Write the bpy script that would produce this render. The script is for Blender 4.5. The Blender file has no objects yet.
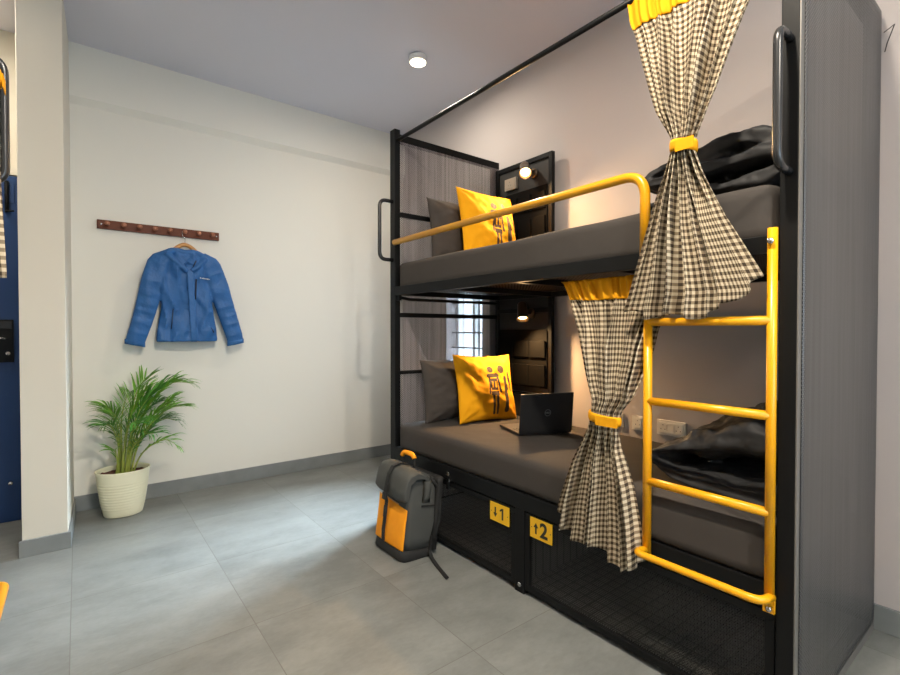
import bpy, bmesh, math, random
from mathutils import Vector, Matrix, noise
random.seed(7)
D = bpy.data
SC = bpy.context.scene
COL = SC.collection
PI = math.pi
OFF = {}

# ------------------------------------------------------------------ materials
def new_mat(name):
    m = D.materials.new(name); m.use_nodes = True
    nt = m.node_tree
    return m, nt, nt.nodes['Principled BSDF'], nt.nodes['Material Output']

def N(nt, typ, **kw):
    n = nt.nodes.new(typ)
    for k, v in kw.items():
        setattr(n, k, v)
    return n

def math_n(nt, op, a, b=None, c=None):
    n = nt.nodes.new('ShaderNodeMath'); n.operation = op
    for i, v in enumerate((a, b, c)):
        if v is None: continue
        if isinstance(v, (int, float)): n.inputs[i].default_value = v
        else: nt.links.new(v, n.inputs[i])
    return n.outputs[0]

def mix_col(nt, fac, c1, c2):
    n = nt.nodes.new('ShaderNodeMix'); n.data_type = 'RGBA'
    for i, v in ((0, fac), (6, c1), (7, c2)):
        if isinstance(v, (int, float)): n.inputs[i].default_value = v
        elif isinstance(v, tuple): n.inputs[i].default_value = (*v, 1)
        else: nt.links.new(v, n.inputs[i])
    return n.outputs[2]

def coords(nt, kind='Object'):
    return nt.nodes.new('ShaderNodeTexCoord').outputs[kind]

def noise_n(nt, vec, scale, detail=4, rough=.5):
    n = nt.nodes.new('ShaderNodeTexNoise'); n.inputs['Scale'].default_value = scale
    n.inputs['Detail'].default_value = detail; n.inputs['Roughness'].default_value = rough
    nt.links.new(vec, n.inputs['Vector']); return n.outputs['Fac']

def bump(nt, b, h, strength=.2, dist=.002):
    n = nt.nodes.new('ShaderNodeBump'); n.inputs['Strength'].default_value = strength
    n.inputs['Distance'].default_value = dist
    nt.links.new(h, n.inputs['Height']); nt.links.new(n.outputs[0], b.inputs['Normal'])

def plain(name, col, rough=.5, metal=0.0, var=.06, scale=8, bmp=None, spec=.5, sheen=0):
    m, nt, b, o = new_mat(name)
    v = coords(nt)
    f = noise_n(nt, v, scale, 3)
    c2 = tuple(max(0, c * (1 - var * 2)) for c in col); c1 = tuple(min(1, c * (1 + var)) for c in col)
    nt.links.new(mix_col(nt, f, c1, c2), b.inputs['Base Color'])
    b.inputs['Roughness'].default_value = rough; b.inputs['Metallic'].default_value = metal
    b.inputs['Specular IOR Level'].default_value = spec
    if sheen: b.inputs['Sheen Weight'].default_value = sheen
    if bmp:
        bump(nt, b, noise_n(nt, v, bmp[0], 3), bmp[1], bmp[2])
    return m

def emis(name, col, strength):
    m, nt, b, o = new_mat(name)
    b.inputs['Base Color'].default_value = (*col, 1)
    b.inputs['Emission Color'].default_value = (*col, 1)
    b.inputs['Emission Strength'].default_value = strength
    return m

def perforated(name, col, ax, pitch, rad, rough=.45, metal=.4, fade=1.0, wires=None, stripe=None):
    """sheet metal with real see-through holes, staggered pattern"""
    m, nt, b, o = new_mat(name)
    v = coords(nt)
    s = N(nt, 'ShaderNodeSeparateXYZ'); nt.links.new(v, s.inputs[0])
    a, c = s.outputs[ax[0]], s.outputs[ax[1]]
    p = math_n(nt, 'ADD', a, c); q = math_n(nt, 'SUBTRACT', a, c)
    p = math_n(nt, 'MULTIPLY', p, .7071 / pitch); q = math_n(nt, 'MULTIPLY', q, .7071 / pitch)
    p = math_n(nt, 'SUBTRACT', math_n(nt, 'FRACT', p), .5); q = math_n(nt, 'SUBTRACT', math_n(nt, 'FRACT', q), .5)
    d = math_n(nt, 'SQRT', math_n(nt, 'ADD', math_n(nt, 'MULTIPLY', p, p), math_n(nt, 'MULTIPLY', q, q)))
    hole = math_n(nt, 'LESS_THAN', d, rad)
    if wires:                                   # welded grid of wires behind the holes
        for ch in (a, c):
            w = math_n(nt, 'FRACT', math_n(nt, 'MULTIPLY', ch, 1 / wires))
            hole = math_n(nt, 'MULTIPLY', hole, math_n(nt, 'GREATER_THAN', w, .12))
    if stripe:                                  # uneven vertical stripes in the colour, imitating moire of the holes
        mp = N(nt, 'ShaderNodeMapping'); nt.links.new(v, mp.inputs[0])
        sc = [60, 60, 60]; sc[ax[1]] = 1.2; mp.inputs['Scale'].default_value = sc
        f = noise_n(nt, mp.outputs[0], 1.0, 3)
        f = math_n(nt, 'MULTIPLY', math_n(nt, 'SUBTRACT', f, .5), stripe)
        cc = mix_col(nt, math_n(nt, 'ADD', f, .5), tuple(x * .55 for x in col), tuple(x * 1.45 for x in col))
        nt.links.new(cc, b.inputs['Base Color'])
    else:
        b.inputs['Base Color'].default_value = (*col, 1)
    b.inputs['Roughness'].default_value = rough; b.inputs['Metallic'].default_value = metal
    t = N(nt, 'ShaderNodeBsdfTransparent')
    mx = N(nt, 'ShaderNodeMixShader')
    nt.links.new(hole, mx.inputs[0]); nt.links.new(b.outputs[0], mx.inputs[1]); nt.links.new(t.outputs[0], mx.inputs[2])
    nt.links.new(mx.outputs[0], o.inputs['Surface'])
    return m

def tray_mat():
    m, nt, b, o = new_mat('punched_tray')
    v = coords(nt); s = N(nt, 'ShaderNodeSeparateXYZ'); nt.links.new(v, s.inputs[0])
    g = None
    for ch in (s.outputs[0], s.outputs[1]):
        w = math_n(nt, 'LESS_THAN', math_n(nt, 'FRACT', math_n(nt, 'MULTIPLY', ch, 20)), .13)
        g = w if g is None else math_n(nt, 'MAXIMUM', g, w)
    p = math_n(nt, 'SUBTRACT', math_n(nt, 'FRACT', math_n(nt, 'MULTIPLY', s.outputs[0], 80)), .5)
    q = math_n(nt, 'SUBTRACT', math_n(nt, 'FRACT', math_n(nt, 'MULTIPLY', s.outputs[1], 80)), .5)
    d = math_n(nt, 'LESS_THAN', math_n(nt, 'ADD', math_n(nt, 'MULTIPLY', p, p), math_n(nt, 'MULTIPLY', q, q)), .05)
    nt.links.new(mix_col(nt, math_n(nt, 'MAXIMUM', g, d), (.10, .097, .09), (.006, .006, .006)), b.inputs['Base Color'])
    b.inputs['Roughness'].default_value = .45
    return m

def gingham(name):
    m, nt, b, o = new_mat(name)
    v = coords(nt, 'UV')
    s = N(nt, 'ShaderNodeSeparateXYZ'); nt.links.new(v, s.inputs[0])
    def band(ch):
        w = math_n(nt, 'FRACT', math_n(nt, 'MULTIPLY', ch, 1 / .0205))
        return math_n(nt, 'LESS_THAN', w, .5)
    t = math_n(nt, 'MULTIPLY', math_n(nt, 'ADD', band(s.outputs[0]), band(s.outputs[1])), .5)
    r = N(nt, 'ShaderNodeValToRGB'); r.color_ramp.interpolation = 'CONSTANT'
    e = r.color_ramp.elements
    e[0].color = (.66, .58, .435, 1); e[0].position = 0
    e[1].color = (.29, .23, .155, 1); e[1].position = .25
    x = e.new(.75); x.color = (.06, .043, .029, 1)
    nt.links.new(t, r.inputs[0]); nt.links.new(r.outputs[0], b.inputs['Base Color'])
    b.inputs['Roughness'].default_value = .9; b.inputs['Specular IOR Level'].default_value = .2
    tr = N(nt, 'ShaderNodeBsdfTranslucent'); nt.links.new(r.outputs[0], tr.inputs[0])
    mx = N(nt, 'ShaderNodeMixShader'); mx.inputs[0].default_value = .18
    nt.links.new(b.outputs[0], mx.inputs[1]); nt.links.new(tr.outputs[0], mx.inputs[2])
    nt.links.new(mx.outputs[0], o.inputs['Surface'])
    return m

def floor_mat():
    m, nt, b, o = new_mat('floor_tile')
    v = coords(nt)
    s = N(nt, 'ShaderNodeSeparateXYZ'); nt.links.new(v, s.inputs[0])
    fx = math_n(nt, 'MULTIPLY', math_n(nt, 'ADD', s.outputs[0], .034 + 10 * .588), 1 / .588)
    fy = math_n(nt, 'MULTIPLY', math_n(nt, 'ADD', s.outputs[1], -1.991 + 10 * .659), 1 / .659)
    def line(f, sz):
        w = math_n(nt, 'FRACT', f)
        w = math_n(nt, 'MINIMUM', w, math_n(nt, 'SUBTRACT', 1, w))
        return math_n(nt, 'LESS_THAN', w, .0016 / sz)
    g = math_n(nt, 'MAXIMUM', line(fx, .588), line(fy, .659))
    cell = N(nt, 'ShaderNodeCombineXYZ')
    nt.links.new(math_n(nt, 'FLOOR', fx), cell.inputs[0]); nt.links.new(math_n(nt, 'FLOOR', fy), cell.inputs[1])
    wn = N(nt, 'ShaderNodeTexWhiteNoise'); nt.links.new(cell.outputs[0], wn.inputs['Vector'])
    add = N(nt, 'ShaderNodeVectorMath', operation='ADD')
    nt.links.new(v, add.inputs[0]); nt.links.new(wn.outputs['Color'], add.inputs[1])
    mp = N(nt, 'ShaderNodeMapping'); nt.links.new(add.outputs[0], mp.inputs[0]); mp.inputs['Scale'].default_value = (1, 1.9, 1)
    mp.inputs['Rotation'].default_value = (0, 0, .4)
    n1 = noise_n(nt, mp.outputs[0], 2.6, 6, .62); n2 = noise_n(nt, mp.outputs[0], 40, 4, .6)
    f = math_n(nt, 'ADD', math_n(nt, 'MULTIPLY', n1, .8), math_n(nt, 'MULTIPLY', n2, .2))
    mr = N(nt, 'ShaderNodeMapRange'); mr.inputs[1].default_value = .36; mr.inputs[2].default_value = .64
    nt.links.new(f, mr.inputs[0])
    c = mix_col(nt, mr.outputs[0], (.142, .148, .142), (.215, .223, .213))
    c = mix_col(nt, g, c, (.12, .12, .11))
    nt.links.new(c, b.inputs['Base Color'])
    b.inputs['Roughness'].default_value = .42
    bump(nt, b, math_n(nt, 'SUBTRACT', math_n(nt, 'MULTIPLY', n2, .15), g), .25, .002)
    return m

def wood_mat():
    m, nt, b, o = new_mat('walnut')
    v = coords(nt)
    mp = N(nt, 'ShaderNodeMapping'); mp.inputs['Scale'].default_value = (3, 20, 40); nt.links.new(v, mp.inputs[0])
    f = noise_n(nt, mp.outputs[0], 3, 5, .6)
    nt.links.new(mix_col(nt, f, (.20, .052, .020), (.055, .014, .006)), b.inputs['Base Color'])
    b.inputs['Roughness'].default_value = .5; b.inputs['Specular IOR Level'].default_value = .25
    return m

def glass_mat():
    m, nt, b, o = new_mat('window_glass')
    g = N(nt, 'ShaderNodeBsdfGlossy'); g.inputs['Roughness'].default_value = .02
    t = N(nt, 'ShaderNodeBsdfTransparent'); t.inputs[0].default_value = (.93, .96, .97, 1)
    mx = N(nt, 'ShaderNodeMixShader'); mx.inputs[0].default_value = .06
    nt.links.new(t.outputs[0], mx.inputs[1]); nt.links.new(g.outputs[0], mx.inputs[2])
    nt.links.new(mx.outputs[0], o.inputs['Surface'])
    return m

M = dict(
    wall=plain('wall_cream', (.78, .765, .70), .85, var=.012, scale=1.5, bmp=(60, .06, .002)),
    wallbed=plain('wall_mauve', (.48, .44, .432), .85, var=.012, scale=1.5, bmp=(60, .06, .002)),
    ceil=plain('ceiling_paint', (.66, .66, .73), .9, var=.015, scale=1),
    pier=plain('pier_paint', (.67, .635, .55), .85, var=.02, scale=2, bmp=(60, .06, .002)),
    base=plain('skirting_tile', (.22, .235, .235), .5, var=.12, scale=9),
    floor=floor_mat(),
    blk=plain('black_steel', (.0065, .007, .0075), .42, .0, var=.1, scale=5, bmp=(300, .08, .0006), spec=.16),
    blk2=plain('black_board', (.012, .0115, .010), .65, 0, var=.15, scale=12),
    grey=plain('sheen_grey', (.17, .165, .155), .4, .3),  # reflected light on black steel, put into the colour
    bar=plain('handle_steel', (.05, .052, .055), .27, .6, var=.05),
    yel=plain('yellow_enamel', (.74, .34, .005), .3, 0, var=.03, scale=4),
    yel2=plain('yellow_plate', (.80, .46, .01), .45, 0, var=.04, scale=9),
    ink=plain('sign_ink', (.015, .015, .013), .5),
    sheet=plain('charcoal_sheet', (.050, .0445, .041), .9, var=.05, scale=6, bmp=(5, .35, .02), spec=.2),
    pil=plain('charcoal_pillowcase', (.060, .052, .047), .9, var=.05, scale=6, bmp=(12, .3, .01), spec=.2),
    duv=plain('black_comforter', (.017, .0175, .019), .6, var=.1, scale=5, bmp=(9, .45, .02), spec=.3),
    cush=plain('yellow_cotton', (.78, .355, .006), .85, var=.05, scale=6, bmp=(14, .3, .008), spec=.2),
    print=plain('print_ink', (.045, .02, .008), .8, var=.1, scale=80),
    ging=gingham('gingham'),
    ycloth=plain('yellow_cloth', (.74, .335, .005), .85, var=.06, scale=9, bmp=(40, .3, .004), spec=.2),
    jack=plain('blue_shell', (.026, .120, .34), .5, var=.08, scale=4, bmp=(22, .7, .012), spec=.35),
    jack2=plain('navy_zip', (.012, .02, .05), .6),
    hang=plain('light_wood', (.62, .30, .09), .45, var=.1, scale=20),
    wood=wood_mat(),
    peg=plain('copper_peg', (.36, .14, .075), .35, .2, var=.08),
    chrome=plain('chrome', (.6, .6, .6), .2, 1),
    pot=plain('cream_pot', (.80, .77, .56), .4, var=.02, scale=3),
    soil=plain('red_soil', (.11, .03, .018), .95, var=.5, scale=60, bmp=(90, .9, .01)),
    leaf=plain('palm_green', (.17, .42, .03), .45, var=.35, scale=9),
    leaf2=plain('palm_dark_green', (.07, .25, .025), .45, var=.35, scale=9),
    stem=plain('palm_stem', (.34, .40, .07), .5, var=.2, scale=20),
    door=plain('door_blue', (.008, .038, .135), .4, .1, var=.06, scale=2),
    lapt=plain('laptop_plastic', (.018, .019, .021), .42, var=.1, scale=3, spec=.4),
    key=plain('laptop_deck', (.022, .018, .014), .35, .3),
    logo=plain('logo_silver', (.30, .31, .32), .3, .5),
    bag=plain('grey_canvas', (.062, .065, .062), .75, var=.08, scale=9, bmp=(30, .3, .004), spec=.25),
    bago=plain('orange_canvas', (.90, .33, .012), .7, var=.05, scale=9, bmp=(30, .25, .003), spec=.25),
    bagk=plain('black_webbing', (.009, .009, .009), .75, var=.1, scale=30),
    org=plain('dull_black_cloth', (.005, .0046, .004), .95, var=.1, scale=30, spec=.08),
    sock=plain('ivory_socket', (.78, .75, .68), .4),
    sockd=plain('taupe_socket', (.30, .26, .21), .45),
    slot=plain('socket_slots', (.05, .05, .05), .5),
    white=plain('white_upvc', (.8, .8, .8), .4),
    bulb=emis('warm_bulb', (1, .60, .22), 10),
    lampface=emis('ceiling_bulb', (1, .84, .60), 9),
    lamphead=plain('bronze_lamp', (.16, .11, .07), .3, .8),
    grille=plain('grille_iron', (.16, .17, .18), .5, .3),
    glass=glass_mat(),
    perf_end=perforated('perforated_far_end', (.20, .178, .186), (0, 2), .0085, .37, stripe=2.6, metal=.2),
    perf_near=perforated('perforated_near_end', (.10, .10, .104), (0, 2), .0088, .30, stripe=1.2, metal=.35, rough=.38),
    perf_door=perforated('perforated_door', (.026, .026, .026), (1, 2), .0062, .46, metal=.2),
    perf_tray=tray_mat(),
    perf_deck=perforated('perforated_deck', (.05, .045, .04), (0, 1), .017, .40, metal=.3),
)

# ------------------------------------------------------------------ mesh helpers
class MB:
    def __init__(s): s.bm = bmesh.new()
    def box(s, x0, x1, y0, y1, z0, z1, mi=0, mat=None):
        vs = [s.bm.verts.new(Vector(p) if mat is None else mat @ Vector(p)) for p in
              ((x0,y0,z0),(x1,y0,z0),(x1,y1,z0),(x0,y1,z0),(x0,y0,z1),(x1,y0,z1),(x1,y1,z1),(x0,y1,z1))]
        for f in ((3,2,1,0),(4,5,6,7),(0,1,5,4),(1,2,6,5),(2,3,7,6),(3,0,4,7)):
            s.bm.faces.new([vs[i] for i in f]).material_index = mi
        return s
    def tube(s, pts, r, seg=12, mi=0, cap=True, flat=1.0):
        pts = [Vector(p) for p in pts]; n = len(pts); rings = []
        rr = r if isinstance(r, (list, tuple)) else [r] * n
        up = None
        for i, p in enumerate(pts):
            t = (pts[min(i+1, n-1)] - pts[max(i-1, 0)]).normalized()
            if up is None:
                up = Vector((0,0,1)) if abs(t.z) < .9 else Vector((0,1,0))
            a = t.cross(up).normalized(); b = a.cross(t).normalized(); up = b
            rings.append([s.bm.verts.new(p + (a*math.cos(2*PI*k/seg) + b*math.sin(2*PI*k/seg)*flat)*rr[i]) for k in range(seg)])
        for i in range(n-1):
            for k in range(seg):
                f = s.bm.faces.new((rings[i][k], rings[i][(k+1)%seg], rings[i+1][(k+1)%seg], rings[i+1][k]))
                f.smooth = True; f.material_index = mi
        if cap:
            s.bm.faces.new(rings[0][::-1]).material_index = mi; s.bm.faces.new(rings[-1]).material_index = mi
        return s
    def lathe(s, prof, c, axis='Z', seg=32, mi=0, sx=1, sy=1, mat=None):
        rings = []
        for r, h in prof:
            ring = []
            for k in range(seg):
                a = 2*PI*k/seg; u, v = r*math.cos(a)*sx, r*math.sin(a)*sy
                p = {'Z': Vector((u, v, h)), 'X': Vector((h, u, v)), 'Y': Vector((u, h, v))}[axis]
                if mat is not None: p = mat @ p
                ring.append(s.bm.verts.new(p + Vector(c)))
            rings.append(ring)
        for i in range(len(rings)-1):
            for k in range(seg):
                f = s.bm.faces.new((rings[i][k], rings[i][(k+1)%seg], rings[i+1][(k+1)%seg], rings[i+1][k]))
                f.smooth = True; f.material_index = mi
        for rg in (rings[0], rings[-1]):
            f = s.bm.faces.new(rg); f.material_index = mi
        return s
    def loft(s, rings, mi=0, close=True, cap=True):
        R = [[s.bm.verts.new(Vector(p)) for p in rg] for rg in rings]
        n = len(R[0])
        for i in range(len(R)-1):
            for k in range(n if close else n-1):
                f = s.bm.faces.new((R[i][k], R[i][(k+1)%n], R[i+1][(k+1)%n], R[i+1][k]))
                f.smooth = True; f.material_index = mi
        if cap:
            s.bm.faces.new(R[0][::-1]).material_index = mi; s.bm.faces.new(R[-1]).material_index = mi
        return s
    def poly(s, pts, thick, mi=0):
        """prism of a 3D planar outline, thickened along vector"""
        t = Vector(thick)
        a = [s.bm.verts.new(Vector(p)) for p in pts]; b = [s.bm.verts.new(Vector(p)+t) for p in pts]
        s.bm.faces.new(a).material_index = mi; s.bm.faces.new(b[::-1]).material_index = mi
        n = len(a)
        for i in range(n):
            s.bm.faces.new((a[i], b[i], b[(i+1)%n], a[(i+1)%n])).material_index = mi
        return s
    def text(s, txt, size, mat, mi=0, ext=.0004):
        cu = D.curves.new('t', 'FONT'); cu.body = txt; cu.size = size; cu.extrude = ext
        cu.align_x = 'CENTER'; cu.align_y = 'CENTER'; cu.offset = size * .028
        o = D.objects.new('t', cu); COL.objects.link(o)
        dg = bpy.context.evaluated_depsgraph_get(); dg.update()
        me = D.meshes.new_from_object(o.evaluated_get(dg))
        me.transform(mat)
        n0 = len(s.bm.faces); s.bm.from_mesh(me); s.bm.faces.ensure_lookup_table()
        for f in s.bm.faces[n0:]: f.material_index = mi
        D.objects.remove(o); D.meshes.remove(me)
        return s
    def build(s, name, mats, parent=None, base=None, bev=0, smooth=None, **tags):
        if not isinstance(mats, (list, tuple)): mats = [mats]
        bmesh.ops.recalc_face_normals(s.bm, faces=s.bm.faces)
        me = D.meshes.new(name); s.bm.to_mesh(me); s.bm.free()
        for m in mats: me.materials.append(m)
        o = D.objects.new(name, me); COL.objects.link(o)
        if parent is not None:
            off = OFF[parent.name]; o.parent = parent
        else:
            if base is None:
                xs = [v.co for v in me.vertices]
                base = Vector(((min(v.x for v in xs)+max(v.x for v in xs))/2, (min(v.y for v in xs)+max(v.y for v in xs))/2, min(v.z for v in xs)))
            off = Vector(base); o.location = off
        me.transform(Matrix.Translation(-off)); OFF[o.name] = off
        if bev:
            b = o.modifiers.new('bevel', 'BEVEL'); b.width = bev; b.segments = 2; b.limit_method = 'ANGLE'
        if smooth:
            for p in me.polygons: p.use_smooth = True
        for k, v in tags.items(): o[k] = v
        return o

def thing(name, loc, label, cat, group=None):
    o = D.objects.new(name, None); COL.objects.link(o); o.location = loc; o.empty_display_size = .1
    OFF[o.name] = Vector(loc)
    o['label'] = label; o['category'] = cat
    if group: o['group'] = group
    return o
def tag(o, label, cat, group=None):
    o['label'] = label; o['category'] = cat
    if group: o['group'] = group
    return o
def copy_tree(o, parent=None):
    c = o.copy(); COL.objects.link(c); c.parent = parent
    for ch in [x for x in D.objects if x.parent == o]: copy_tree(ch, c)
    return c
S = dict(kind='structure')
def lerp(a, b, t): return a + (b-a)*t
def interp(tab, z):
    """tab: list of (z, value) z descending"""
    if z >= tab[0][0]: return tab[0][1]
    for (z0, v0), (z1, v1) in zip(tab, tab[1:]):
        if z >= z1:
            t = (z0-z)/(z0-z1) if z0 != z1 else 0
            return v0 + (v1-v0)*t
    return tab[-1][1]
def sm(t): t = max(0, min(1, t)); return t*t*(3-2*t)
def arc(pts, r, n=6):
    """round the corners of a polyline"""
    pts = [Vector(p) for p in pts]; out = [pts[0]]
    for a, b, c in zip(pts, pts[1:], pts[2:]):
        d1 = (a-b).normalized(); d2 = (c-b).normalized(); rr = min(r, (a-b).length*.49, (c-b).length*.49)
        p0, p1 = b+d1*rr, b+d2*rr
        for i in range(n+1):
            t = i/n; out.append(p0*(1-t)**2 + b*2*t*(1-t) + p1*t*t)
    out.append(pts[-1]); return out

# ------------------------------------------------------------------ room
XW, YB, ZC = 2.488, 3.95, 3.017
XL, YF = -1.17, -2.3
MB().box(XL-.2, XW+.2, YF-.2, 4.2, -.08, 0).build('floor', M['floor'], base=(0,0,0), **S)
MB().box(XL-.2, XW+.2, YF-.2, 4.2, ZC, ZC+.1).build('ceiling', M['ceil'], **S)
MB().box(-.04, XW+.2, YB, 4.2, 0, ZC).build('wall_back', M['wall'], **S)
MB().box(XL, -.04, 4.02, 4.2, 0, ZC).build('wall_entrance', M['pier'], **S)
MB().box(XL-.2, XL, YF-.2, 4.2, 0, ZC).build('wall_left', M['wall'], **S)
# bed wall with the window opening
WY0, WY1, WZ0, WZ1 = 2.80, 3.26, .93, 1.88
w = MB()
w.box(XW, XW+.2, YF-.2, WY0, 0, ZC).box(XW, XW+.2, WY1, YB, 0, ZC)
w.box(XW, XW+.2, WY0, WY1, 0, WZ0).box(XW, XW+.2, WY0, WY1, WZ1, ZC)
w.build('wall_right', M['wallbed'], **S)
# front wall (behind the camera) with an unseen window added for fill daylight
FX0, FX1, FZ0, FZ1 = -.1, 1.9, .8, 2.35
w = MB()
w.box(XL, FX0, YF-.2, YF, 0, ZC).box(FX1, XW, YF-.2, YF, 0, ZC)
w.box(FX0, FX1, YF-.2, YF, 0, FZ0).box(FX0, FX1, YF-.2, YF, FZ1, ZC)
w.build('wall_front', M['wall'], **S)
MB().poly([(-.240, 3.32, 0), (-.052, 3.32, 0), (-.030, 3.95, 0), (-.030, 4.02, 0), (-.240, 4.02, 0)], (0, 0, ZC)).build('wall_pier', M['pier'], bev=.003, **S)
# beam over the back wall, chamfered underside
w = MB()
w.poly([(-.04, YB, 2.640), (-.04, YB-.04, 2.680), (-.04, YB-.04, ZC), (-.04, YB, ZC)], (XW+.04, 0, 0))
w.build('trim_1', M['wall'], **S)
MB().box(-.04, XW, YB-.014, YB, 0, .1).build('baseboard_back', M['base'], bev=.002, **S)
MB().poly([(-.252, 3.308, 0), (-.040, 3.308, 0), (-.018, 3.94, 0), (-.05, 3.94, 0), (-.062, 3.322, 0), (-.252, 3.322, 0)], (0, 0, .088)).build('baseboard_pier', M['base'], bev=.002, **S)
MB().box(XW-.014, XW, YF, YB-.014, 0, .1).build('baseboard_right', M['base'], bev=.002, **S)
# window 1 in the bed wall
t = .03
wf = MB()
x0, x1 = XW+.11, XW+.15
for a in ((WY0, WY0+t, WZ0, WZ1), (WY1-t, WY1, WZ0, WZ1), (WY0+t, WY1-t, WZ0, WZ0+t), (WY0+t, WY1-t, WZ1-t, WZ1), ((WY0+WY1)/2-.015, (WY0+WY1)/2+.015, WZ0+t, WZ1-t)):
    wf.box(x0, x1, *a)
win = wf.build('window_1', M['white'], **S)
MB().box(x0+.015, x0+.021, WY0+t, WY1-t, WZ0+t, WZ1-t).build('window_pane', M['glass'], win)
g = MB()
for k in range(7):
    z = WZ0 + .10 + k*.125
    g.box(XW+.06, XW+.072, WY0, WY1, z, z+.012)
for y in (WY0+.10,):
    g.box(XW+.055, XW+.065, y, y+.012, WZ0, WZ1)
g.build('window_grille', M['grille'], win)
wf = MB()
for a, b, c, d in ((FX0, FX0+.05, FZ0, FZ1), (FX1-.05, FX1, FZ0, FZ1), (FX0+.05, FX1-.05, FZ0, FZ0+.05), (FX0+.05, FX1-.05, FZ1-.05, FZ1), (.875, .925, FZ0+.05, FZ1-.05)):
    wf.box(a, b, YF-.12, YF-.07, c, d)
win = wf.build('fill_window', M['white'], **S)  # unseen window, added to let daylight in from behind
MB().box(FX0+.05, FX1-.05, YF-.1, YF-.094, FZ0+.05, FZ1-.05).build('window_pane', M['glass'], win)  # pane of the added unseen fill window

# door
dr = MB().box(-1.12, -.262, 3.975, 4.015, .004, 2.125).build('door_1', M['door'], bev=.003, **S)
MB().box(-1.16, -.247, 3.97, 4.02, 2.13, 2.175).build('door_frame', M['pier'], dr, bev=.003)
d = MB().box(-.385, -.312, 3.958, 3.975, .985, 1.245)
d.box(-.378, -.318, 3.953, 3.958, 1.19, 1.235, 1)
d.build('lock_plate', [M['blk'], M['bar']], dr, bev=.004)
MB().tube(arc([(-.345, 3.958, 1.13), (-.345, 3.915, 1.13), (-.46, 3.915, 1.13)], .012), .010).build('door_handle', M['bar'], dr)
MB().lathe([(.002, -.008), (.011, -.007), (.012, 0)], (-.338, 3.958, 1.04), 'Y', 20).build('lock_cylinder', M['chrome'], dr)
MB().lathe([(.001, -.022), (.010, -.020), (.012, -.014), (.012, 0)], (-.335, 3.975, .243), 'Y', 20).build('door_stop', M['chrome'], dr)
d = MB().box(-.345, -.325, 3.962, 3.975, 1.90, 2.09)
d.tube([(-.335, 3.955, 2.08), (-.335, 3.955, 1.90)], .006)
d.tube([(-.335, 3.955, 1.905), (-.335, 3.935, 1.90), (-.30, 3.935, 1.905)], .006)
d.build('door_bolt', M['blk'], dr)
MB().box(-1.05, -.30, 3.971, 3.975, 1.96, 2.07).build('door_rail', M['door'], dr, bev=.001)

# ------------------------------------------------------------------ bunk bed
F = 1.562; BK = 2.452; YN0, YN1 = .459, .503; YE0, YE1 = 2.575, 2.632
bed = thing('bunk_bed', (2.0, 1.55, 0), 'large black steel bunk bed with yellow ladder standing against the mauve wall', 'bunk bed')
def part(mb, name, mat='blk', parent=bed, bev=.002, **k): return mb.build(name, M[mat] if isinstance(mat, str) else mat, parent, bev=bev, **k)
part(MB().box(F, F+.044, YN0, YN1, 0, 2.425), 'post')
part(MB().box(F, F+.040, YE0, YE1, 0, 2.432), 'post')
part(MB().box(BK-.04, BK, YN0, YN1, 0, 2.405), 'post')
part(MB().box(BK-.04, BK, YE0, YE1, 0, 2.405), 'post')
m = MB().box(F, F+.04, 1.477, 1.533, 0, .377)
m.lathe([(.001, -.004), (.010, -.003), (.011, 0)], (F, 1.505, .035), 'X', 16, 1)
part(m, 'middle_leg', [M['blk'], M['chrome']])
part(MB().box(F+.04, BK-.04, YE0, YE0+.04, 2.358, 2.405), 'top_end_rail')
part(MB().box(F+.044, BK-.04, YN0, YN1, 2.36, 2.405), 'top_end_rail')
for z0, z1 in ((1.888, 1.915), (1.262, 1.290), (.905, .927)):
    part(MB().box(F+.03, BK-.005, YE0-.021, YE0-.002, z0, z1), 'cross_rail')
part(MB().box(F+.044, BK-.04, YN0, YN0+.04, .006, .05), 'bottom_end_rail')
part(MB().box(F+.04, BK-.04, YE0, YE1, .02, .06), 'bottom_end_rail')
part(MB().tube([(F+.022, YN1-.002, 2.364), (F+.022, YE0+.002, 2.364)], .0115, 14), 'curtain_rod', bev=0)
# perforated end sheets
part(MB().box(F+.04, BK, YE0-.002, YE0, .06, 2.358), 'perforated_end_panel', 'perf_end', bev=0)
# the near sheet is slightly dented
m = MB(); nx, nz = 30, 60; gv = []
for i in range(nx+1):
    row = []
    for k in range(nz+1):
        x = lerp(F+.028, BK-.012, i/nx); z = lerp(.044, 2.385, k/nz)
        e = math.sin(PI*i/nx)**.6 * math.sin(PI*k/nz)**.4
        dy = .006*e*(noise.noise(Vector((x*3, 0, z*1.1))) + .5*math.sin(x*9+z*1.3))
        row.append(m.bm.verts.new((x, YN0-.004+dy*.55, z)))
    gv.append(row)
for i in range(nx):
    for k in range(nz):
        f = m.bm.faces.new((gv[i][k], gv[i+1][k], gv[i+1][k+1], gv[i][k+1])); f.smooth = True
o = part(m, 'perforated_end_panel', 'perf_near', bev=0)
sd = o.modifiers.new('thickness', 'SOLIDIFY'); sd.thickness = .0015
m = MB().box(F, F+.028, YN0-.003, YN0, .0, 2.425).box(BK-.012, BK, YN0-.003, YN0, .006, 2.405).box(F+.028, BK-.012, YN0-.003, YN0, .006, .044).box(F+.028, BK-.012, YN0-.003, YN0, 2.385, 2.405)  # thin grey strips paint the reflection on the black frame's end faces
part(m, 'end_frame_sheen', 'grey', bev=0, label='grey strips painting reflected light on the black frame')
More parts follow.
